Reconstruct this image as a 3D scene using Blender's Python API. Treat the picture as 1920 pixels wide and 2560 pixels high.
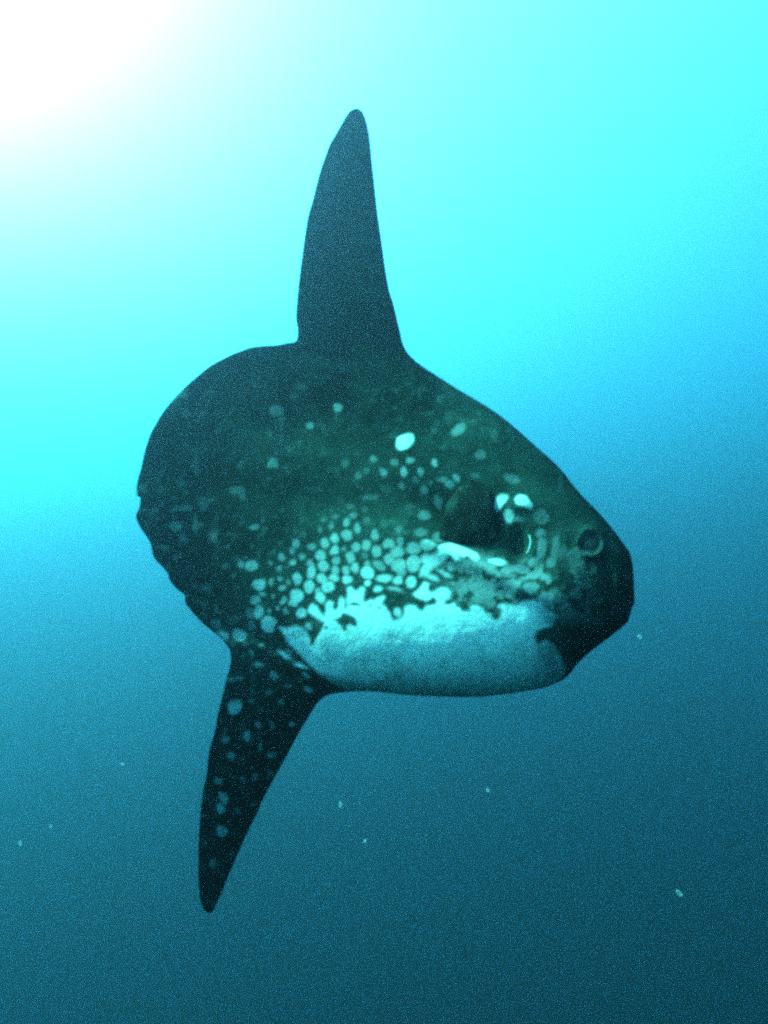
import bpy, math, random
import numpy as np
from mathutils import Vector, Matrix

for o in list(bpy.data.objects):
    bpy.data.objects.remove(o)
SC = bpy.context.scene
COL = SC.collection
random.seed(7)
RNG = np.random.default_rng(11)

# ------------------------------------------------------------------ camera
PITCH, VFOV, DIST = 13.000000,72.000000,1.100000 # a diver looking slightly up at the fish
cam = bpy.data.objects.new('camera', bpy.data.cameras.new('camera'))
COL.objects.link(cam)
cam.data.sensor_fit = 'VERTICAL'
cam.data.angle = math.radians(VFOV)
cam.data.clip_start = 0.02
cam.data.clip_end = 2000
cam.rotation_euler = (math.radians(90 + PITCH), 0, 0)
SC.camera = cam

# ------------------------------------------------------------------ daylight
SUN_EL, SUN_AZ = 50.000000,-54.500000 # azimuth from +Y, negative = to the left
SKY, SUN = 0.050000,4.100000
world = bpy.data.worlds.new('World')
SC.world = world
world.use_nodes = True
wn = world.node_tree
sky = wn.nodes.new('ShaderNodeTexSky')
sky.sky_type = 'NISHITA'
sky.sun_disc = False
sky.sun_elevation = math.radians(SUN_EL)
sky.sun_rotation = math.radians(SUN_AZ)
wn.links.new(sky.outputs[0], wn.nodes['Background'].inputs[0])
wn.nodes['Background'].inputs[1].default_value = SKY
sun = bpy.data.objects.new('sun', bpy.data.lights.new('sun', 'SUN'))
COL.objects.link(sun)
sun.data.energy = SUN
SUN_ANGLE = 0.500000
sun.data.angle = math.radians(SUN_ANGLE)
sun.data.color = (1.0, 0.97, 0.92)
e_, a_ = math.radians(SUN_EL), math.radians(SUN_AZ)
sdir = Vector((math.sin(a_) * math.cos(e_), math.cos(a_) * math.cos(e_), math.sin(e_)))
sun.rotation_euler = (-sdir).to_track_quat('-Z', 'Y').to_euler()
sun.location = sdir * 30

SC.view_settings.view_transform = 'Standard'
SC.view_settings.look = 'None'
SC.view_settings.exposure = 4.95
SC.view_settings.gamma = 1.0
SC.view_settings.use_curve_mapping = False
SC.cycles.volume_bounces = 6
SC.cycles.max_bounces = 12
SC.cycles.filter_width = 3.0
SC.cycles.use_denoising = False                # keep the fine grain of the murky water
SC.cycles.sample_clamp_indirect = 0.12
SC.cycles.use_adaptive_sampling = False

# ------------------------------------------------------------------ sea water
# scattering and absorption per metre for red, green, blue
SCAT = (0.025000,0.028500,0.037500)
ABSO = (0.150000,0.063000,0.058000)
DEPTH, BELOW, REACH = 15.000000, 60.0, 150.0

def water_material():
    d = max(s + a for s, a in zip(SCAT, ABSO)) * 1.02
    col = [s / d for s in SCAT]
    ab = [(1 - a / (d * (1 - c))) ** 2 for a, c in zip(ABSO, col)]
    m = bpy.data.materials.new('sea_water')
    m.use_nodes = True
    n = m.node_tree
    n.nodes.clear()
    out = n.nodes.new('ShaderNodeOutputMaterial')
    p = n.nodes.new('ShaderNodeVolumePrincipled')
    p.inputs['Density'].default_value = d
    p.inputs['Color'].default_value = (*col, 1)
    p.inputs['Absorption Color'].default_value = (*ab, 1)
    p.inputs['Anisotropy'].default_value = 0.885000
    n.links.new(p.outputs[0], out.inputs['Volume'])
    return m

def box_mesh(name, x, y, z0, z1):
    v = [(sx * x, sy * y, z) for z in (z0, z1) for sx, sy in ((-1, -1), (1, -1), (1, 1), (-1, 1))]
    f = [(3, 2, 1, 0), (4, 5, 6, 7), (0, 1, 5, 4), (1, 2, 6, 5), (2, 3, 7, 6), (3, 0, 4, 7)]
    me = bpy.data.meshes.new(name)
    me.from_pydata(v, [], f)
    return me

haze = bpy.data.objects.new('haze', box_mesh('haze', REACH, REACH, -BELOW, DEPTH))
haze.data.materials.append(water_material())
haze['kind'] = 'stuff'
haze['label'] = 'blue-green sea water filling the whole view'
haze['category'] = 'water'
COL.objects.link(haze)

# ------------------------------------------------------------------ drawing plane of the fish
# the side view was measured on a 1920 x 2560 drawing; PLANE turns a drawing point into
# metres on the fish's own middle plane (yawed a little towards the viewer at the head)
YAW, LEAN = math.radians(31.000000), math.radians(19.000000)
bpy.context.view_layer.update()
MW = cam.matrix_world.copy()
HALF = math.tan(math.radians(VFOV / 2))
CENTRE = MW @ Vector((0, 0, -DIST))
EW = Vector((-math.sin(YAW) * math.cos(LEAN), -math.cos(YAW) * math.cos(LEAN), math.sin(LEAN)))
EU = Vector((math.cos(YAW), -math.sin(YAW), 0))
EV = EW.cross(EU)
TAIL = 230.0                                   # the tail end curls towards the viewer
FIN_LOW, FIN_UP = 240.000000, -270.000000 # sideways sweep of the tall fins, drawing units
S0 = 2 * DIST * HALF / 2560.0                  # metres per drawing unit
R3 = np.array(MW.to_3x3())

def plane(px, py, w=0.0):
    px = np.asarray(px, float); py = np.asarray(py, float)
    d = np.stack([(px - 960) / 1280 * HALF, (1280 - py) / 1280 * HALF, -np.ones_like(px)], -1) @ R3.T
    n = np.array(EW)
    t = (np.array(CENTRE) @ n + w) / (d @ n)
    q = d * t[..., None] - np.array(CENTRE)
    return q @ np.array(EU), q @ np.array(EV)

# ------------------------------------------------------------------ outline (body and tall fins are one skin)
OUT = [(743,855),(721,859),(700,864),(665,866),(629,870),(598,881),(570,893),(528,916),(486,950),(448,986),(412,1028),(391,1062),
(376,1091),(363,1133),(355,1171),(347,1198),(343,1218),(344,1239),(353,1246),(351,1268),(341,1290),(349,1315),(363,1336),(378,1361),
(386,1395),(405,1416),(422,1437),(426,1454),(443,1473),(463,1490),(465,1509),(481,1530),(503,1555),(528,1576),(553,1596),(568,1614),
(578,1630),(580,1650),(577,1668),(566,1703),(556,1746),(545,1789),(537,1833),(527,1865),(521,1898),(516,1941),(507,1981),(503,2017),
(499,2064),(497,2115),(496,2169),(497,2209),(499,2238),(506,2267),(514,2279),(525,2282),(534,2277),(543,2256),(556,2227),(570,2191),
(588,2151),(606,2108),(623,2072),(641,2035),(657,1999),(673,1967),(693,1931),(715,1891),(736,1851),(756,1815),(776,1782),(791,1757),
(806,1743),(823,1735),(855,1728),(906,1725),(949,1728),(1004,1735),(1058,1739),(1130,1741),(1192,1740),(1255,1736),(1309,1728),
(1370,1714),(1405,1699),(1430,1677),(1441,1656),(1457,1637),(1486,1613),(1525,1588),(1557,1566),(1571,1551),(1574,1530),(1575,1511),
(1581,1494),(1580,1455),(1580,1428),(1580,1402),(1573,1380),(1559,1359),(1536,1328),(1502,1287),(1463,1247),(1432,1212),(1409,1181),
(1378,1149),(1340,1116),(1301,1081),(1262,1048),(1224,1021),(1193,1002),(1150,977),(1105,948),(1075,929),(1044,907),(1022,886),
(1007,859),(997,817),(985,766),(972,721),(962,663),(954,604),(946,549),(941,508),(936,460),(930,405),(925,353),(918,312),(908,283),
(896,272),(882,273),(870,283),(856,306),(841,333),(824,362),(812,395),(800,429),(791,463),(782,501),(770,542),(762,591),(755,645),
(748,700),(743,755),(741,797),(745,824)]

def smooth_closed(p, sub=6):
    p = np.array(p, float); n = len(p); r = []
    for i in range(n):
        p0, p1, p2, p3 = p[i-1], p[i], p[(i+1) % n], p[(i+2) % n]
        for k in range(sub):
            t = k / sub
            r.append(.5*((2*p1)+(p2-p0)*t+(2*p0-5*p1+4*p2-p3)*t*t+(3*p1-p0-3*p2+p3)*t**3))
    return np.array(r)

outline = smooth_closed(OUT)
CELL = 2.5
X0, Y0, X1, Y1 = 320, 250, 1605, 2305
NX, NY = int((X1 - X0) / CELL) + 1, int((Y1 - Y0) / CELL) + 1
gx = X0 + np.arange(NX) * CELL
gy = Y0 + np.arange(NY) * CELL

def inside_poly(poly, xs, ys):
    m = np.zeros((len(ys), len(xs)), bool)
    a, b = poly, np.roll(poly, -1, 0)
    for i, y in enumerate(ys):
        c = ((a[:, 1] <= y) != (b[:, 1] <= y))
        if not c.any():
            continue
        xc = np.sort(a[c, 0] + (y - a[c, 1]) / (b[c, 1] - a[c, 1]) * (b[c, 0] - a[c, 0]))
        m[i] = (np.searchsorted(xc, xs) % 2) == 1
    return m

def edge_distance(poly, xs, ys, pad):
    step = xs[1] - xs[0]
    d = np.full((len(ys), len(xs)), float(pad))
    a, b = poly, np.roll(poly, -1, 0)
    for p, q in zip(a, b):
        i0 = max(0, int((min(p[1], q[1]) - pad - ys[0]) / step)); i1 = min(len(ys), int((max(p[1], q[1]) + pad - ys[0]) / step) + 2)
        j0 = max(0, int((min(p[0], q[0]) - pad - xs[0]) / step)); j1 = min(len(xs), int((max(p[0], q[0]) + pad - xs[0]) / step) + 2)
        if i0 >= i1 or j0 >= j1:
            continue
        XX = xs[None, j0:j1]; YY = ys[i0:i1, None]
        v = q - p; L = max(v @ v, 1e-9)
        t = np.clip(((XX - p[0]) * v[0] + (YY - p[1]) * v[1]) / L, 0, 1)
        dd = np.hypot(XX - p[0] - t * v[0], YY - p[1] - t * v[1])
        d[i0:i1, j0:j1] = np.minimum(d[i0:i1, j0:j1], dd)
    return d

INS = inside_poly(outline, gx, gy)
SD = edge_distance(outline, gx, gy, 100.0)
SD = np.where(INS, SD, -SD)

# ---- helpers on drawing coordinates
def sstep(a, b, x):
    t = np.clip((x - a) / (b - a), 0, 1)
    return t * t * (3 - 2 * t)

def bilin(F, xs, ys, X, Y):
    st = xs[1] - xs[0]
    fx = np.clip((X - xs[0]) / st, 0, len(xs) - 1.001); fy = np.clip((Y - ys[0]) / st, 0, len(ys) - 1.001)
    j = fx.astype(int); i = fy.astype(int); tx = fx - j; ty = fy - i
    return (F[i, j]*(1-tx)+F[i, j+1]*tx)*(1-ty)+(F[i+1, j]*(1-tx)+F[i+1, j+1]*tx)*ty

def vnoise(X, Y, scale, seed, octaves=3):
    r = np.random.default_rng(seed); out = np.zeros_like(X); amp = 1.0; tot = 0
    for o in range(octaves):
        G = r.random((67, 67)) * 2 - 1
        fx = X / scale % 64; fy = Y / scale % 64
        i = fy.astype(int); j = fx.astype(int); tx = fx - j; ty = fy - i
        tx = tx*tx*(3-2*tx); ty = ty*ty*(3-2*ty)
        out += amp*((G[i, j]*(1-tx)+G[i, j+1]*tx)*(1-ty)+(G[i+1, j]*(1-tx)+G[i+1, j+1]*tx)*ty)
        tot += amp; amp *= .5; scale *= .5
    return out / tot

def polyline_dist(pts, X, Y):
    d = np.full(X.shape, 1e9)
    for p, q in zip(pts[:-1], pts[1:]):
        vx, vy = q[0]-p[0], q[1]-p[1]; L = vx*vx+vy*vy
        t = np.clip(((X-p[0])*vx+(Y-p[1])*vy)/L, 0, 1)
        d = np.minimum(d, np.hypot(X-p[0]-t*vx, Y-p[1]-t*vy))
    return d

# ---- thickness: fins and rudder are a thin inflated sheet (Poisson height), the body an egg-shaped section on top of it
def thick_source(X, Y):
    return 0.034 + 0*X

def solve_poisson():
    F = None
    for st, it in ((20, 1500), (10, 500), (5, 250)):
        xs = np.arange(X0 - 10, X1 + 30, st, dtype=float); ys = np.arange(Y0 - 10, Y1 + 30, st, dtype=float)
        XX, YY = np.meshgrid(xs, ys)
        sd = bilin(SD, gx, gy, XX, YY)
        M = sd > -4
        src = thick_source(XX, YY) * st * st
        if F is None:
            G = np.zeros(XX.shape)
        else:
            G = bilin(F, pxs, pys, XX, YY)
        G[~M] = 0
        for k in range(it):
            N = np.zeros_like(G)
            N[1:-1, 1:-1] = .25*(G[2:, 1:-1]+G[:-2, 1:-1]+G[1:-1, 2:]+G[1:-1, :-2]+src[1:-1, 1:-1])
            N[~M] = 0
            G = N
        F, pxs, pys = G, xs, ys
    return F, pxs, pys

PF, PXS, PYS = solve_poisson()

def relief(X, Y):
    """folds, ledges and bumps on the skin, in drawing units"""
    r = np.zeros_like(X)
    # hollow round the breast fin with its raised lower lip
    lip = 1338 + 0.40*(X-1080) + 0.0004*(X-1080)**2
    along = sstep(930, 1100, X) * (1 - sstep(1300, 1400, X))
    r -= 15 * along * np.exp(-((Y-(lip-62))/52)**2)
    r += 10 * along * np.exp(-((Y-(lip+26))/26)**2)
    r -= 12 * np.exp(-((X-1150)/90)**2-((Y-1285)/62)**2)
    # long fold over the flank
    c1 = 1118 - 0.00045*(X-1000)**2*np.sign(X-1000)
    r += 9 * np.exp(-((Y-c1)/70)**2) * sstep(560, 800, X) * (1-sstep(1250, 1420, X))
    r -= 9 * np.exp(-((Y-1245+0.05*(X-900))/55)**2) * sstep(620, 820, X) * (1-sstep(960, 1150, X))
    # gill opening and the bump above it
    de = np.hypot(X-1297, Y-1354)
    r += 3*np.exp(-((de-48)/18)**2) - 9*np.exp(-((X-1290)/20)**2-((Y-1354)/27)**2)
    r += 8*np.exp(-((X-1290)/60)**2-((Y-1268)/26)**2)
    # eye socket near the snout
    dn = np.hypot(X-1477, Y-1360)
    r += 3.5*np.exp(-((dn-32)/9)**2) - 3*np.exp(-(dn/20)**2) + 3*np.exp(-((X-1470)/30)**2-((Y-1322)/12)**2)
    # mouth: lips and the slit between them
    my = 1506 + 0.10*(1580-X)
    r += 6*np.exp(-((X-1556)/20)**2)*np.exp(-((Y-1485)/60)**2)
    r -= 9*np.exp(-((Y-my)/6)**2)*sstep(1518, 1560, X)
    r -= 8*np.exp(-((X-1525-0.1*(Y-1480))/14)**2)*np.exp(-((Y-1490)/70)**2)
    # chin fold
    r -= 7*np.exp(-(polyline_dist([(1445,1652),(1400,1600),(1380,1560)], X, Y)/15)**2)
    # creases where the tall fins leave the body, seam of the rear rudder
    r -= 1.2*np.exp(-(polyline_dist([(752,880),(820,897),(910,903),(1010,902)], X, Y)/9)**2)
    r += 1.5*np.exp(-(polyline_dist([(760,915),(830,930),(930,934),(1030,930)], X, Y)/16)**2)
    r -= 6*np.exp(-(polyline_dist([(588,1628),(650,1650),(720,1690),(800,1735)], X, Y)/10)**2)
    r += 4*np.exp(-(polyline_dist([(600,1605),(660,1625),(725,1662),(810,1715)], X, Y)/12)**2)
    seam = polyline_dist([(640,905),(560,1010),(520,1130),(515,1260),(530,1380),(560,1480),(600,1570)], X, Y)
    r -= 1.4*np.exp(-(seam/24)**2)
    # rays of the rudder and of the fins
    ang = np.arctan2(Y-1250, X-820)
    rud = (1-sstep(470, 560, X)) * sstep(900, 960, Y) * (1-sstep(1560, 1620, Y))
    r += 0.15*rud*np.sin(ang*62 + 2*np.sin(ang*9))
    fin_up = 1 - sstep(800, 880, Y)
    r += 0.22*fin_up*np.sin((X - 870 + (Y-560)*0.06)/(7+ (Y-250)*0.012))
    fin_dn = sstep(1690, 1760, Y)*(1-sstep(760, 840, X))
    r += 0.25*fin_dn*np.sin((X - 560 + (Y-1900)*0.22)/(13 - (Y-1700)*0.012))
    # skin texture
    r += 1.0*vnoise(X, Y, 60, 3, 2) + 0.22*vnoise(X, Y, 16, 5, 2)
    return r

SWELL = 1.000000
def curve(pts, soften):
    p = np.array(pts, float); x = np.arange(200, 1750, 5.0)
    y = np.interp(x, p[:, 0], p[:, 1])
    k = np.exp(-(np.arange(-30, 31)*5.0/soften)**2); k /= k.sum()
    y = np.convolve(np.pad(y, 30, mode='edge'), k, 'valid')
    return lambda X: np.interp(X, x, y)
BACK = curve([(341,1240),(360,1140),(380,1085),(450,982),(570,891),(745,868),(1020,888),(1105,946),(1224,1019),(1340,1114),(1463,1245),(1536,1326),(1575,1385),(1600,1440)], 18)
KEEL = curve([(341,1260),(386,1397),(465,1503),(570,1614),(700,1692),(812,1740),(1000,1738),(1190,1743),(1370,1718),(1441,1659),(1525,1590),(1575,1535),(1600,1500)], 18)
GIRTH = curve([(341,4),(450,8),(540,16),(640,36),(760,60),(880,78),(1000,88),(1150,92),(1300,86),(1420,74),(1500,62),(1560,50),(1600,44)], 60)
CREST = curve([(400,.58),(600,.62),(800,.72),(1000,.77),(1200,.76),(1350,.66),(1450,.58),(1600,.55)], 80)

def base_thickness(X, Y, sd):
    s = np.maximum(sd, 0)
    phi = np.maximum(bilin(PF, PXS, PYS, X, Y), 0) * s / (s + 5.0)
    fin = np.sqrt(2 * phi)
    fin = 17 * np.tanh(fin / 17)
    top, bot, c = BACK(X), KEEL(X), CREST(X)
    yc = top + c*(bot-top)
    tau = np.where(Y < yc, (yc-Y)/np.maximum(yc-top, 1), (Y-yc)/np.maximum(bot-yc, 1))
    soft_up = sstep(700, 760, X)*(1-sstep(1000, 1060, X)); soft_dn = sstep(560, 600, X)*(1-sstep(790, 850, X))
    e = .5 + .35*np.where(Y < yc, soft_up, soft_dn)
    body = SWELL*GIRTH(X)*np.maximum(1-tau**2, 0)**e * np.sqrt(s/(s+6.0))
    return (body**3 + fin**3)**(1/3) * (s > 0)

# gentle swing of the body: the tail end curls and the tall fins are swept sideways
def swing(X, Y):
    tail = np.maximum(0, 900 - X) / 560
    low = np.maximum(0, Y - 1640 - 0.25*(X-600)) / 640
    up = np.maximum(0, 900 - Y) / 630
    return S0 * (TAIL*tail**1.6 - (FIN_LOW*low + 60*low**2) - FIN_UP*up**1.5)

def drawn_at(u, v, w):
    """where a fish-local point lies on the side-view drawing"""
    q = np.array(CENTRE) + u[:, None]*np.array(EU) + v[:, None]*np.array(EV) + w[:, None]*np.array(EW)
    c = q @ R3
    return 960 + c[:, 0]/-c[:, 2]/HALF*1280, 1280 - c[:, 1]/-c[:, 2]/HALF*1280

def flank(X, Y, sd):
    """u, v, mid offset, half thickness, and the drawing point each flank vertex carries"""
    m = swing(X, Y)
    u, v = plane(X, Y, m)
    h0 = base_thickness(X, Y, sd)
    dx, dy = drawn_at(u, v, m + h0*S0)
    h = np.maximum(h0 + relief(dx, dy) * sstep(4, 34, np.maximum(sd, 0)), 0) * (sd > 0)
    return u, v, m, h*S0, dx, dy

# ------------------------------------------------------------------ pigment (pale spots, belly, dark patches, painted shade)
TA, TB, TC = (600,1260,5.53), (850,1260,5.53), (1100,1180,5.53)
T5, T6, U1, U2 = (400,1400,5.53), (340,900,4.1475), (640,960,4.608), (950,1020,4.608)
F1, F2 = (500,1580,5.184), (460,1900,5.53)
SPOTS = {
TA: [(195,315,65,40,0,.45),(165,845,85,75,0,.6),(15,825,50,60,0,.5),(270,1115,90,60,-20,.8),(435,1080,30,45,0,.6),(305,1240,45,30,0,.7),
(455,1280,18,22,0,.6),(210,1335,60,60,0,.6),(260,1500,65,80,0,.75),(140,1515,60,80,0,.35),(400,1475,25,30,30,.6),(165,1680,55,60,0,.3),
(395,1660,100,110,0,.85),(575,735,42,50,0,.5),(425,820,30,30,0,.4),(545,895,35,38,0,.5),(715,815,42,40,0,.6),(650,895,20,20,0,.3),
(555,1025,35,32,0,.5),(660,1090,28,28,0,.5),(590,1165,42,38,0,.6),(605,1335,42,38,0,.7),(530,1425,22,25,0,.6),(630,1475,40,40,0,.6),
(775,545,48,58,0,.5),(715,645,32,38,0,.45),(865,735,42,48,0,.5),(870,415,38,45,0,.25),(655,375,28,28,0,.15),(555,555,35,45,0,.2),
(470,655,35,35,0,.2),(1105,355,32,35,0,.35),(1250,295,35,50,0,.35),(990,590,65,45,0,.5),(1120,705,72,72,0,.65),(1170,540,55,62,0,.6),
(1310,470,52,68,0,.65),(1465,245,42,55,0,.5),(1475,435,65,65,20,.55),(1615,325,45,65,0,.5),(1310,640,58,65,0,.7),(1430,625,32,32,0,.4),
(1600,590,52,65,0,.55),(1530,735,62,75,0,.6),(1335,785,48,45,0,.6),(1150,865,75,75,0,.7),(1310,915,52,60,0,.65),(1470,905,52,60,20,.65),
(1600,880,52,72,0,.7),(980,835,45,60,0,.6),(980,945,55,85,0,.75),(800,1035,60,80,0,.7),(1135,1035,75,60,30,.8),(1290,1030,58,55,0,.8),
(1475,1040,68,55,30,.85),(965,1145,70,85,10,.8),(1220,1150,80,62,15,.85),(785,1270,95,95,0,.85),(745,1370,60,55,0,.85),(1120,1285,65,80,-20,.9),
(1090,1200,35,35,0,.7),(850,1510,70,65,0,.95),(955,1690,60,40,20,.8),(1140,190,35,35,0,.2),(1310,160,45,40,0,.25),(1550,145,50,45,0,.35)],
TB: [(480,435,50,72,0,.5),(365,565,58,72,0,.6),(510,645,65,78,15,.6),(670,545,78,65,-10,.6),(840,520,50,50,0,.5),(800,655,90,80,-20,.62),
(680,760,70,75,0,.6),(1025,620,105,75,0,.65),(1230,580,105,72,0,.65),(1110,385,80,75,0,.3),(1350,430,80,85,0,.35),(820,360,55,75,0,.25),
(600,260,50,50,0,.18),(345,210,40,60,0,.2),(1125,100,72,65,-20,.4),(345,710,30,40,0,.35),(540,840,95,50,40,.5),(810,850,95,90,0,.65),
(850,950,55,55,0,.6),(1015,830,90,115,0,.7),(380,860,45,60,0,.6),(385,950,90,85,0,.8),(610,1030,105,48,-5,.8),(800,1055,58,60,20,.8),
(985,1080,75,82,0,.85),(385,1105,40,40,0,.9),(520,1175,48,38,0,.85),(760,1180,100,28,10,.7),(1440,955,95,35,25,.75),(1560,1095,35,30,0,.6),(800,1500,55,62,-20,.9)],
TC: [(785,1228,115,48,10,.95),(600,1310,90,50,10,.6),(720,1380,100,60,30,.5),(380,1310,50,50,0,.7),(160,1310,60,50,0,.6),(505,1455,48,48,0,.5),
(310,1480,40,25,0,.4),(265,1615,25,25,0,.35),(490,1750,60,50,-20,.5),(290,1800,60,45,0,.55),(1100,1320,110,60,10,.55),(920,1430,60,45,0,.4),
(1000,1440,40,50,0,.4),(1140,1480,75,55,-10,.45),(980,1635,100,105,0,.6),(1270,1610,95,95,0,.5),(820,1700,75,60,20,.5),(750,1560,50,60,30,.4),
(700,1830,70,60,0,.5),(1270,1220,90,55,-15,.55),(1400,1060,55,150,10,.55),(1400,860,60,60,0,.45),(1600,1060,50,170,8,.35),(1530,1250,60,60,0,.4),
(1600,1710,100,100,0,.35),(840,405,115,70,-50,.9),(1150,415,105,75,20,1.0),(1240,480,50,40,30,.8),(955,610,70,75,0,.75),(1060,655,90,30,5,.4),
(1400,620,110,95,20,.3),(1000,100,100,60,10,.35),(480,45,50,30,0,.3),(230,85,42,45,0,.55),(120,170,60,45,20,.45)],
T5: [(1095,1040,105,82,20,.65),(870,1040,85,45,35,.8),(770,890,65,62,0,.35),(1020,810,90,60,-20,.22),(635,375,75,45,-10,.25),(600,605,60,70,0,.2),
(500,570,60,50,0,.15),(600,790,50,50,0,.18),(390,110,45,30,0,.12),(445,232,25,22,0,.18),(1060,370,35,30,0,.15),(1260,1265,35,28,0,.4),
(1185,1165,30,25,0,.25),(1430,1050,40,25,20,.25)],
T6: [(515,550,45,45,0,.22),(655,600,35,30,0,.18),(1455,530,65,55,0,.3),(1425,1080,52,52,0,.4),(1080,1100,25,25,0,.2),(270,1160,35,30,0,.2),
(465,1275,45,38,0,.22),(255,1345,60,45,0,.18),(75,1330,50,50,0,.25),(410,1715,65,52,0,.4),(665,1710,32,28,0,.25),(820,1775,42,38,0,.22),
(490,1835,45,38,0,.3),(830,1620,30,30,0,.18),(435,2040,35,30,0,.2),(870,1960,40,40,0,.12),(630,1020,50,40,0,.1),(340,1970,50,40,0,.12)],
U1: [(945,265,55,48,0,.45),(615,490,40,42,0,.42),(205,645,40,30,0,.1),(1040,930,32,50,30,.3),(1370,880,35,40,0,.45),(1175,1060,38,35,0,.35),
(1275,1005,28,35,0,.3),(1470,1025,42,42,0,.5),(1610,920,42,38,0,.35),(820,820,50,30,0,.15),(1480,1175,60,35,0,.2),(1290,1280,80,30,-5,.25),
(1060,1390,40,35,0,.2),(960,1325,45,35,0,.15),(1245,1420,35,35,0,.2),(1110,1500,38,30,0,.3),(905,1510,30,30,0,.25),(760,1555,25,25,0,.3),
(1255,1560,38,45,0,.25),(1475,1620,50,45,0,.15),(500,40,70,40,0,.15),(430,150,50,50,0,.12)],
U2: [(310,410,115,85,-35,1.0),(910,265,90,58,-40,.42),(1165,550,60,48,-20,.35),(1335,340,40,60,0,.2),(355,620,38,32,0,.6),(640,640,40,38,0,.65),
(280,740,38,48,0,.65),(475,740,33,38,0,.55),(395,815,25,22,0,.35),(575,850,18,18,0,.35),(235,880,40,25,0,.35),(485,920,45,45,0,.42),
(710,825,45,25,10,.45),(630,1045,45,65,-15,.4),(320,1090,50,25,-10,.2),(740,480,30,20,0,.2)],
F1: [(455,965,85,95,0,.95),(750,415,60,38,15,.5),(960,570,38,60,-30,.6),(1095,295,85,22,32,1.0),(1310,425,70,22,25,1.0),(1385,565,55,28,25,.75),
(1380,745,60,32,40,.5),(510,590,38,28,0,.5),(410,620,38,30,0,.45),(660,255,35,28,0,.5),(665,890,28,35,0,.4),(890,790,40,35,0,.35),
(1145,690,35,35,0,.3),(1045,910,40,45,0,.3),(745,1200,28,45,-20,.5),(935,1205,25,45,0,.35),(1190,1195,28,35,0,.5),(610,1355,52,72,-10,.85),
(335,1390,48,40,0,.5),(410,1615,50,55,0,.75),(780,1475,20,55,0,.45),(930,1590,50,30,-20,.5),(240,1940,45,38,0,.6),(560,1900,38,28,20,.4),
(710,1875,25,40,0,.4),(910,1835,35,45,0,.3),(380,1790,20,20,0,.3),(590,160,30,25,0,.3),(800,165,35,30,0,.25),(1140,245,40,20,30,.45),(1270,610,35,25,0,.35)],
F2: [(555,520,62,78,-25,.85),(505,665,60,70,-10,.85),(525,985,75,80,-25,.8),(400,1445,50,65,0,.45),(945,628,30,25,0,.4),(750,710,25,45,-30,.35)],
}
def tile(t, pts):
    return [(t[0]+x/t[2], t[1]+y/t[2]) for x, y in pts]
PALE = [
 tile(TA, [(540,1705),(640,1715),(770,1680),(860,1710),(930,1790),(970,1880),(960,1940),(830,1990),(700,1960),(640,1850),(590,1780)]),
 tile(TA, [(1110,1760),(1170,1640),(1090,1600),(1000,1530),(935,1490),(960,1410),(1010,1375),(1070,1420),(1110,1500),(1160,1540),(1190,1480),
  (1180,1390),(1230,1340),(1290,1360),(1270,1430),(1310,1470),(1360,1430),(1370,1320),(1400,1285),(1440,1320),(1440,1430),(1470,1450)])
 + tile(TB, [(100,1400),(85,1330),(110,1240),(100,1170),(150,1140),(200,1200),(240,1200),(300,1140),(340,1170),(320,1290),(310,1350),(380,1350),(420,1320),
  (460,1330),(520,1300),(600,1270),(620,1290),(590,1350),(570,1400),(620,1410),(650,1470),(690,1500),(700,1560),(740,1610),(800,1600),(880,1540),
  (890,1490),(900,1420),(960,1400),(1050,1410),(1080,1460),(1140,1480),(1170,1440),(1210,1400),(1260,1410),(1330,1380),(1345,1330),(1290,1280),(1200,1340),
  (1090,1300),(1010,1250),(1100,1170),(1160,1080),(1230,1100),(1210,1180),(1260,1230),(1310,1200),(1400,1150),(1480,1160),(1530,1220),(1510,1300),
  (1440,1340),(1440,1380),(1500,1400),(1580,1360),(1600,1420),(1659,1440)])
 + tile(TC, [(300,1920),(400,1930),(430,1850),(520,1840),(600,1900),(640,1960),(700,1960),(720,2020),(790,2060),(840,2000),(850,1900),(800,1850),
  (850,1820),(950,1830),(1050,1840),(1150,1800),(1300,1790),(1420,1830),(1470,1920),(1560,1950),(1620,1990)])
 + [(1375,1562),(1345,1575),(1334,1590),(1345,1612),(1365,1600),(1385,1615),(1402,1640),(1415,1668),(1395,1715),(1300,1760),(1150,1770),(1000,1765),
  (900,1745),(845,1715),(800,1685),(765,1652),(740,1625),(716,1600),(740,1602),(775,1612),(785,1600)],
 tile(TB, [(1100,760),(1170,700),(1290,710),(1400,650),(1430,580),(1520,540),(1659,590),(1659,650),(1560,690),(1480,770),(1380,840),(1250,920),
  (1230,960),(1340,1000),(1370,1060),(1300,1060),(1180,1010),(1100,1000),(1110,900),(1160,830)]),
 tile(TC, [(40,1020),(130,970),(250,1010),(400,1070),(500,1120),(550,1190),(520,1250),(460,1220),(400,1160),(350,1200),(270,1170),(290,1240),
  (220,1250),(180,1180),(130,1150),(40,1160),(0,1240),(0,1050)]),
]
PALE_STRENGTH = [.85, 1.0, .6, 1.0]
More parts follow.
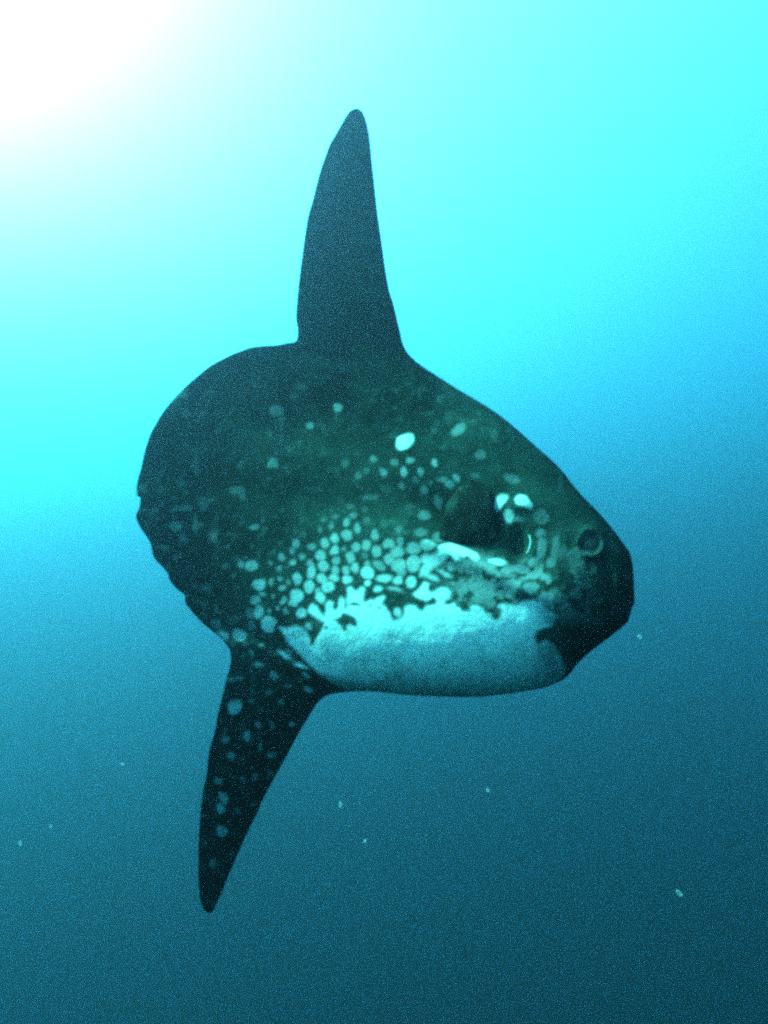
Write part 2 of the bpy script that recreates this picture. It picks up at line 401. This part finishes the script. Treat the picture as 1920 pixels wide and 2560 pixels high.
DARK = [
 tile(TA, [(960,1620),(1060,1640),(1160,1640),(1110,1760),(1060,1850),(1020,1950),(970,1950),(990,1850),(1000,1770)]),
 tile(TA, [(1310,1600),(1390,1560),(1420,1500),(1500,1520),(1600,1580),(1625,1690),(1570,1690),(1520,1660),(1470,1690),(1480,1740),(1430,1760),(1400,1690),(1350,1640)]),
 tile(TB, [(90,1380),(190,1350),(290,1385),(270,1412),(170,1405)]),
 tile(TB, [(500,1425),(560,1430),(570,1450),(520,1450)]),
 tile(TA, [(1160,1690),(1215,1695),(1205,1730),(1170,1725)]),
 tile(TB, [(400,1380),(440,1385),(435,1425),(400,1415)]),
 tile(TC, [(240,1790),(330,1770),(420,1830),(400,1910),(300,1890)]),
]

def blotch(poly, X, Y, soft):
    poly = np.array(poly, float)
    x0, y0 = poly.min(0) - 3*soft; x1, y1 = poly.max(0) + 3*soft
    j0, j1 = np.searchsorted(gx, (x0, x1)); i0, i1 = np.searchsorted(gy, (y0, y1))
    xs, ys = gx[j0:j1], gy[i0:i1]
    ins = inside_poly(poly, xs, ys)
    d = edge_distance(poly, xs, ys, 4*soft)
    out = np.zeros(X.shape)
    out[i0:i1, j0:j1] = sstep(-soft, soft, np.where(ins, d, -d))
    return out

GX, GY = np.meshgrid(gx, gy)

def pigment():
    jx = 5.0*vnoise(GX, GY, 18, 21, 3); jy = 5.0*vnoise(GX, GY, 18, 22, 3)
    A = np.zeros(GX.shape)
    for t, L in SPOTS.items():
        gain, gam = (1.0, 1.15) if t in (F1, F2) else (.8, 1.8)
        for (x, y, rx, ry, ang, s) in L:
            cx, cy, rx, ry = t[0]+x/t[2], t[1]+y/t[2], rx/t[2], ry/t[2]
            m = max(rx, ry)*1.6 + 8
            j0, j1 = np.searchsorted(gx, (cx-m, cx+m)); i0, i1 = np.searchsorted(gy, (cy-m, cy+m))
            a = math.radians(ang)
            dx = GX[i0:i1, j0:j1]+jx[i0:i1, j0:j1]-cx; dy = GY[i0:i1, j0:j1]+jy[i0:i1, j0:j1]-cy
            u = (dx*math.cos(a)+dy*math.sin(a))/rx; v = (-dx*math.sin(a)+dy*math.cos(a))/ry
            r = np.hypot(u, v); w = 4.4/min(rx, ry)
            A[i0:i1, j0:j1] = np.maximum(A[i0:i1, j0:j1], (gain*s**gam)*(1-sstep(1-w*.7, 1+w*.9, r)))
    for p, s in zip(PALE, PALE_STRENGTH):
        A = np.maximum(A, s*blotch(p, GX, GY, 6.0))
    A *= 1 - .75*sstep(1310, 1440, GX + 70*vnoise(GX, GY, 45, 46, 3))*sstep(1490, 1530, GY)
    for p in DARK:
        A *= 1 - .97*blotch(p, GX, GY, 4.0)
    # marbling between belly and cheek
    mm = np.exp(-(((GX-1275)/165)**4) - (((GY-1462-0.10*(GX-1275))/66)**4))
    A = np.maximum(A, .28*mm*sstep(-.05, .22, vnoise(GX, GY, 24, 43, 3)))
    mf = np.exp(-(((GX-1440)/80)**4) - (((GY-1450)/110)**4))
    A = np.maximum(A, .09*mf*sstep(.0, .3, vnoise(GX, GY, 30, 44, 3)))
    # dusky freckles low on the belly
    low = sstep(1590, 1710, GY)
    A *= 1 - .30*low*sstep(.0, .5, vnoise(GX, GY, 38, 41)) - .12*low
    A *= 1 - .22*sstep(1530, 1600, GY)*sstep(.05, .5, vnoise(GX, GY, 30, 42))
    A *= .86 + .14*vnoise(GX, GY, 9, 48, 2)
    dn = np.hypot(GX-1477, GY-1360)
    A = np.maximum(A, .035*np.exp(-((dn-29)/6)**2)*sstep(-.4, .3, vnoise(GX, GY, 20, 47)))
    # faint freckles everywhere
    fr = sstep(.50, .72, vnoise(GX, GY, 15, 51, 1))*sstep(-.3, .3, vnoise(GX, GY, 90, 52))
    fr2 = sstep(.55, .8, vnoise(GX+40, GY, 24, 53, 1))*sstep(-.2, .4, vnoise(GX, GY, 120, 54))
    rear = 1-sstep(560, 760, GX)
    A = np.maximum(A, (.035*fr + .05*fr2)*sstep(900, 1000, GY)*(.6+1.2*rear))
    return np.clip(A, 0, 1)

def dusk_and_shade():
    """dark skin tone of face and lower fin, plus shade painted into the colour"""
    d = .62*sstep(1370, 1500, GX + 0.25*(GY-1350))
    d = np.maximum(d, .68*(1-sstep(480, 1000, GX + .25*(GY-1100))))  # rear darkened in the colour to offset the strong sun on it
    d = np.maximum(d, .93*(1-sstep(990, 1230, GY - .10*(GX-850)))*(1-sstep(980, 1290, GX)))  # upper flank toned down the same way, standing in for shade
    d = np.maximum(d, .5*np.exp(-((GX-1130)/110)**2-((GY-1275)/65)**2))  # dark skin plus painted shade in the hollow round the breast fin
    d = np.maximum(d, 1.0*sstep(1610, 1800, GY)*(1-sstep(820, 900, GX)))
    d = np.maximum(d, .35*np.exp(-((GX-900)/260)**2-((GY-1250)/45)**2))  # shade of the flank fold's valley, painted into the colour
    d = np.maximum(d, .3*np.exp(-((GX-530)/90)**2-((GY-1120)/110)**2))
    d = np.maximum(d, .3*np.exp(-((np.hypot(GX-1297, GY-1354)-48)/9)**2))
    d = np.maximum(d, .88*(1-sstep(840, 950, GY)))  # dorsal fin colour lowered where the sun lights it too much
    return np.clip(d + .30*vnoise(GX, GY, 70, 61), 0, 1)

PIG, DUSK_SHADE = pigment(), dusk_and_shade()

# ------------------------------------------------------------------ skin mesh: contoured grid, two flanks sharing the rim
def build_skin():
    vid = {}
    px, py, rim = [], [], []
    def add(key, x, y, on_rim):
        if key not in vid:
            vid[key] = len(px); px.append(x); py.append(y); rim.append(on_rim)
        return vid[key]
    tris = []
    S = SD.copy(); S[np.abs(S) < 0.05] = 0.05
    pos = S > 0
    count = pos[:-1, :-1].astype(int)+pos[1:, :-1]+pos[:-1, 1:]+pos[1:, 1:]
    II, JJ = np.nonzero(count)
    for i, j in zip(II.tolist(), JJ.tolist()):
        c = ((i, j), (i, j+1), (i+1, j+1), (i+1, j))
        poly = []
        for k in range(4):
            a, b = c[k], c[(k+1) % 4]
            if pos[a]:
                poly.append(add(a, gx[a[1]], gy[a[0]], False))
            if pos[a] != pos[b]:
                lo, hi = (a, b) if a < b else (b, a)
                t = S[lo]/(S[lo]-S[hi])
                poly.append(add((lo, hi), gx[lo[1]]+t*(gx[hi[1]]-gx[lo[1]]), gy[lo[0]]+t*(gy[hi[0]]-gy[lo[0]]), True))
        if len(poly) >= 3:
            tris.append(tuple(poly))
    return np.array(px), np.array(py), np.array(rim), tris

PX, PY, RIM, FACES = build_skin()
sdv = np.where(RIM, 0, bilin(SD, gx, gy, PX, PY))
U, V, mid, H, DX, DY = flank(PX, PY, sdv)
n = len(PX)
back = np.arange(n); inner = np.nonzero(~RIM)[0]
back[inner] = n + np.arange(len(inner))
co = np.empty((n+len(inner), 3))
B = np.array([EU, EV, EW])
co[:n] = np.stack([U, V, mid+H], 1)
co[n:] = np.stack([U[inner], V[inner], (mid-H)[inner]], 1)
faces = [f[::-1] for f in FACES] + [tuple(int(back[q]) for q in f) for f in FACES]
me = bpy.data.meshes.new('body')
me.from_pydata(co.tolist(), [], faces)
pv = bilin(PIG, gx, gy, DX, DY); dv = bilin(DUSK_SHADE, gx, gy, DX, DY)
for nm, val in (('pale', pv), ('dusk_shade', dv)):
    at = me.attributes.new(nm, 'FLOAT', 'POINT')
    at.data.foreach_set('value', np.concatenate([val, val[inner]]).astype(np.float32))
me.polygons.foreach_set('use_smooth', np.ones(len(faces), bool))
me.update()

def node_mat(name):
    m = bpy.data.materials.new(name); m.use_nodes = True
    return m, m.node_tree, m.node_tree.nodes['Principled BSDF']

def mix(nt, fac, a, b):
    x = nt.nodes.new('ShaderNodeMix'); x.data_type = 'RGBA'
    for sock, val in ((x.inputs[0], fac), (x.inputs[6], a), (x.inputs[7], b)):
        if hasattr(val, 'is_output'):
            nt.links.new(val, sock)
        elif isinstance(val, tuple):
            sock.default_value = (*val, 1)
        else:
            sock.default_value = val
    return x.outputs[2]

DARK_SKIN, DUSK_SHADE_SKIN, PALE_SKIN = (0.011550,0.033000,0.023100),(0.001732,0.004950,0.003465),(0.550000,0.880000,0.757000)  # the darkest tone also carries the painted shade

def skin_material():
    m, nt, b = node_mat('sunfish_skin')
    pale = nt.nodes.new('ShaderNodeAttribute'); pale.attribute_name = 'pale'
    dusk_shade = nt.nodes.new('ShaderNodeAttribute'); dusk_shade.attribute_name = 'dusk_shade'
    tc = nt.nodes.new('ShaderNodeTexCoord')
    n1 = nt.nodes.new('ShaderNodeTexNoise'); n1.inputs['Scale'].default_value = 26; n1.inputs['Detail'].default_value = 6; n1.inputs['Roughness'].default_value = .65
    n2 = nt.nodes.new('ShaderNodeTexNoise'); n2.inputs['Scale'].default_value = 170; n2.inputs['Detail'].default_value = 3
    for q in (n1, n2):
        nt.links.new(tc.outputs['Object'], q.inputs['Vector'])
    base = mix(nt, dusk_shade.outputs['Fac'], DARK_SKIN, DUSK_SHADE_SKIN)
    rr = nt.nodes.new('ShaderNodeMapRange'); rr.inputs['From Min'].default_value = .3; rr.inputs['From Max'].default_value = .7
    rr.inputs['To Min'].default_value = .55; rr.inputs['To Max'].default_value = 1.45
    nt.links.new(n1.outputs['Fac'], rr.inputs['Value'])
    hs = nt.nodes.new('ShaderNodeVectorMath'); hs.operation = 'SCALE'
    nt.links.new(base, hs.inputs[0]); nt.links.new(rr.outputs[0], hs.inputs['Scale'])
    rp = nt.nodes.new('ShaderNodeMapRange'); rp.inputs['From Min'].default_value = .3; rp.inputs['From Max'].default_value = .7
    rp.inputs['To Min'].default_value = .9; rp.inputs['To Max'].default_value = 1.06
    nt.links.new(n1.outputs['Fac'], rp.inputs['Value'])
    hp = nt.nodes.new('ShaderNodeVectorMath'); hp.operation = 'SCALE'; hp.inputs[0].default_value = PALE_SKIN
    nt.links.new(rp.outputs[0], hp.inputs['Scale'])
    c = mix(nt, pale.outputs['Fac'], hs.outputs[0], hp.outputs[0])
    cl = nt.nodes.new('ShaderNodeVectorMath'); cl.operation = 'MINIMUM'; cl.inputs[1].default_value = (.9, .9, .9)
    nt.links.new(c, cl.inputs[0])
    nt.links.new(cl.outputs[0], b.inputs['Base Color'])
    b.inputs['Roughness'].default_value = .55
    b.inputs['Specular IOR Level'].default_value = 0.0
    bp = nt.nodes.new('ShaderNodeBump'); bp.inputs['Strength'].default_value = .12; bp.inputs['Distance'].default_value = .004
    nt.links.new(n2.outputs['Fac'], bp.inputs['Height'])
    nt.links.new(bp.outputs[0], b.inputs['Normal'])
    return m

SKIN = skin_material()
me.materials.append(SKIN)

fish = bpy.data.objects.new('sunfish', None)
fish.empty_display_size = .2
COL.objects.link(fish)
ROT = Matrix((EU, EV, EW)).transposed().to_4x4()
fish.matrix_world = Matrix.Translation(CENTRE) @ ROT
fish['label'] = 'large dark ocean sunfish with pale spotted belly and two tall fins'
fish['category'] = 'fish'

def part(name, mesh, parent):
    o = bpy.data.objects.new(name, mesh); COL.objects.link(o); o.parent = parent
    return o

body = part('body', me, fish)

def skin_at(x, y):
    """fish-local point on the near flank that carries drawing point (x, y), and its outward normal"""
    X, Y = np.array([float(x)]), np.array([float(y)])
    for k in range(12):
        dx, dy = flank(X, Y, bilin(SD, gx, gy, X, Y))[4:]
        X = X + (x-dx); Y = Y + (y-dy)
    P = []
    for ox, oy in ((0, 0), (5, 0), (0, 5)):
        u, v, m, h = flank(X+ox, Y+oy, bilin(SD, gx, gy, X+ox, Y+oy))[:4]
        P.append(Vector((u[0], v[0], m[0]+h[0])))
    nn = (P[2]-P[0]).cross(P[1]-P[0]).normalized()
    return P[0], (nn if nn.z > 0 else -nn)

# ------------------------------------------------------------------ breast fins: small rounded paddles
def pectoral_mesh():
    L, W = 160*S0, 138*S0
    nu, nv = 26, 18
    v, f = [], []
    for side in (1, -1):
        for i in range(nu+1):
            t = i/nu
            w = W*.5*(1-.40*t)*(math.sqrt(max(0, 1-((t-.55)/.45)**2)) if t > .55 else 1)
            for j in range(nv+1):
                q = -1+2*j/nv
                x = q*w - .06*L*t*(1-t)
                y = t*L + .015*L*math.sin(q*9)*t
                lift = .06*L*math.sin(t*math.pi) - .05*W*q*q*t
                th = .020*L*(1-t*.75)*math.sqrt(max(0, 1-q*q)) + .00015*math.sin(q*23+1)*(1-q*q)
                v.append((x, y, lift+side*th))
    st = (nu+1)*(nv+1)
    for s in (0, 1):
        for i in range(nu):
            for j in range(nv):
                a = s*st+i*(nv+1)+j
                q = (a, a+1, a+nv+2, a+nv+1)
                f.append(q if s == 0 else q[::-1])
    m = bpy.data.meshes.new('pectoral_fin')
    m.from_pydata(v, [], f)
    m.polygons.foreach_set('use_smooth', np.ones(len(f), bool))
    return m

def fin_material():
    m, nt, b = node_mat('pectoral_skin')
    tc = nt.nodes.new('ShaderNodeTexCoord')
    n1 = nt.nodes.new('ShaderNodeTexNoise'); n1.inputs['Scale'].default_value = 45; n1.inputs['Detail'].default_value = 4
    nt.links.new(tc.outputs['Object'], n1.inputs['Vector'])
    rr = nt.nodes.new('ShaderNodeMapRange'); rr.inputs['From Min'].default_value = .5; rr.inputs['From Max'].default_value = .75
    nt.links.new(n1.outputs['Fac'], rr.inputs['Value'])
    nt.links.new(mix(nt, rr.outputs[0], (.008, .014, .010), (.024, .046, .034)), b.inputs['Base Color'])
    b.inputs['Roughness'].default_value = .6
    b.inputs['Specular IOR Level'].default_value = 0.0
    return m

pm = pectoral_mesh(); pm.materials.append(fin_material())
p0 = skin_at(1166, 1350)[0]
p1 = skin_at(1180, 1204)[0] + Vector((0, 0, .003))
for sgn in (1, -1):
    o = part('pectoral_fin', pm, fish)
    y = (p1-p0).normalized(); z = (Vector((0.06, -.1, 1)) - y*y.dot(Vector((0.06, -.1, 1)))).normalized(); x = y.cross(z)
    mt = Matrix((x, y, z)).transposed().to_4x4()
    mt.translation = p0 + z*.003
    if sgn < 0:
        mt = Matrix.Diagonal((1, 1, -1, 1)) @ mt
    o.matrix_local = mt

# ------------------------------------------------------------------ eyes
def eye_mesh(r):
    v, f = [], []
    ns, nr = 40, 22
    mats = []
    for i in range(nr+1):
        th = math.pi*.62*i/nr
        for j in range(ns):
            ph = 2*math.pi*j/ns
            v.append((r*math.sin(th)*math.cos(ph), r*math.sin(th)*math.sin(ph), r*.34*math.cos(th)))
    for i in range(nr):
        for j in range(ns):
            f.append((i*ns+j, (i+1)*ns+j, (i+1)*ns+(j+1) % ns, i*ns+(j+1) % ns))
    m = bpy.data.meshes.new('eye'); m.from_pydata(v, [], f)
    m.polygons.foreach_set('use_smooth', np.ones(len(f), bool))
    return m

def crescent_mesh(name, r, width, height, a0, a1, ns=40):
    """tapered arc of pale membrane round the front rim of the eye"""
    v, f = [], []
    for j in range(ns+1):
        t = j/ns; ph = math.radians(a0+(a1-a0)*t)
        w = width*math.sin(math.pi*min(1, max(0, t)))**.7*(.55+.45*t) + width*.04
        for k, h in ((-.5, 0), (-.2, height), (.2, height), (.5, 0)):
            v.append(((r+k*w)*math.cos(ph), (r+k*w)*math.sin(ph), h*min(1, w/width)))
    for j in range(ns):
        for k in range(3):
            a = j*4+k
            f.append((a, a+4, a+5, a+1))
    m = bpy.data.meshes.new(name); m.from_pydata(v, [], f)
    m.polygons.foreach_set('use_smooth', np.ones(len(f), bool))
    return m

def plain(name, color, rough, spec=.5):
    m, nt, b = node_mat(name)
    tc = nt.nodes.new('ShaderNodeTexCoord')
    n1 = nt.nodes.new('ShaderNodeTexNoise'); n1.inputs['Scale'].default_value = 60; n1.inputs['Detail'].default_value = 3
    nt.links.new(tc.outputs['Object'], n1.inputs['Vector'])
    nt.links.new(mix(nt, n1.outputs['Fac'], tuple(c*.7 for c in color), tuple(min(1, c*1.3) for c in color)), b.inputs['Base Color'])
    b.inputs['Roughness'].default_value = rough
    b.inputs['Specular IOR Level'].default_value = spec
    return m

ER = 22*S0
em = eye_mesh(ER); em.materials.append(plain('eyeball', (.010, .018, .015), .2, .12))
im = crescent_mesh('iris', ER*.80, ER*.24, ER*.10, -180, 179); im.materials.append(plain('iris_ring', (.016, .032, .026), .4, .0))
gm = crescent_mesh('gill_flap', 29*S0, 8*S0, 4*S0, 55, -78); gm.materials.append(plain('gill_membrane', (.35, .62, .55), .5, .05))

def mount(name, mesh, x, y, sink, sgn):
    p, nrm = skin_at(x, y)
    o = part(name, mesh, fish)
    yy = (Vector((0, 1, 0)) - nrm*nrm.y).normalized(); xx = yy.cross(nrm)
    mt = Matrix((xx, yy, nrm)).transposed().to_4x4(); mt.translation = p - nrm*sink
    if sgn < 0:
        mt = Matrix.Diagonal((1, 1, -1, 1)) @ mt
    o.matrix_local = mt
    return o

for sgn in (1, -1):
    o = mount('eye', em, 1477, 1360, .003, sgn)
    r = part('iris', im, o)
    r.matrix_local = Matrix.Translation((0, 0, ER*.20))
    mount('gill_flap', gm, 1292, 1352, -.001, sgn)

# ------------------------------------------------------------------ drifting specks
def speck_mesh(k):
    r = random.Random(k); v, f = [], []
    ns, nr = 8, 5
    for i in range(nr+1):
        for j in range(ns):
            th = math.pi*i/nr; ph = 2*math.pi*j/ns; s = 1+r.uniform(-.25, .25)
            v.append((s*math.sin(th)*math.cos(ph), s*.7*math.sin(th)*math.sin(ph), s*.5*math.cos(th)))
    for i in range(nr):
        for j in range(ns):
            f.append((i*ns+j, (i+1)*ns+j, (i+1)*ns+(j+1) % ns, i*ns+(j+1) % ns))
    m = bpy.data.meshes.new('floating_speck'); m.from_pydata(v, [], f); m.polygons.foreach_set('use_smooth', np.ones(len(f), bool))
    return m

def speck_material():
    m, nt, b = node_mat('plankton')
    tr = nt.nodes.new('ShaderNodeBsdfTranslucent'); tr.inputs[0].default_value = (.7, .8, .75, 1)
    df = nt.nodes.new('ShaderNodeBsdfDiffuse'); df.inputs[0].default_value = (.6, .75, .7, 1)
    tp = nt.nodes.new('ShaderNodeBsdfTransparent')
    a = nt.nodes.new('ShaderNodeMixShader'); nt.links.new(tr.outputs[0], a.inputs[1]); nt.links.new(df.outputs[0], a.inputs[2])
    c = nt.nodes.new('ShaderNodeMixShader'); c.inputs[0].default_value = .20; nt.links.new(tp.outputs[0], c.inputs[1]); nt.links.new(a.outputs[0], c.inputs[2])
    nt.nodes.remove(b)
    nt.links.new(c.outputs[0], nt.nodes['Material Output'].inputs['Surface'])
    return m

SPK = speck_material()
SP = [(306,1910,1.5,.0040,'bright speck drifting in the water beside the tail-side of the lower fin'),
      (1219,1975,2.2,.0075,'dim speck drifting in the water below the belly'),
      (852,2010,2.6,.0100,'blurry pale speck drifting in the water in front of the lower fin'),
      (912,2103,2.0,.0055,'tiny speck drifting in the water past the lower fin tip'),
      (1697,2232,1.9,.0095,'pale speck drifting in the dark water deep below the snout'),
      (1600,1592,2.4,.0100,'faint speck drifting in the water under the chin'),
      (127,2065,2.0,.0045,'tiny speck drifting in the open water behind the lower fin'),
      (50,2108,2.2,.0065,'soft speck drifting in the open water far behind the fish')]
for k, (px, py, dist, rad, lab) in enumerate(SP):
    m = speck_mesh(k); m.materials.append(SPK)
    o = bpy.data.objects.new('floating_speck', m); COL.objects.link(o)
    o.location = MW @ Vector(((px-960)/1280*HALF*dist, (1280-py)/1280*HALF*dist, -dist))
    o.rotation_euler = (k*1.3, k*.7, k*2.1); o.scale = (rad, rad, rad)
    o['label'] = lab; o['category'] = 'speck'; o['group'] = 'specks drifting in the water'
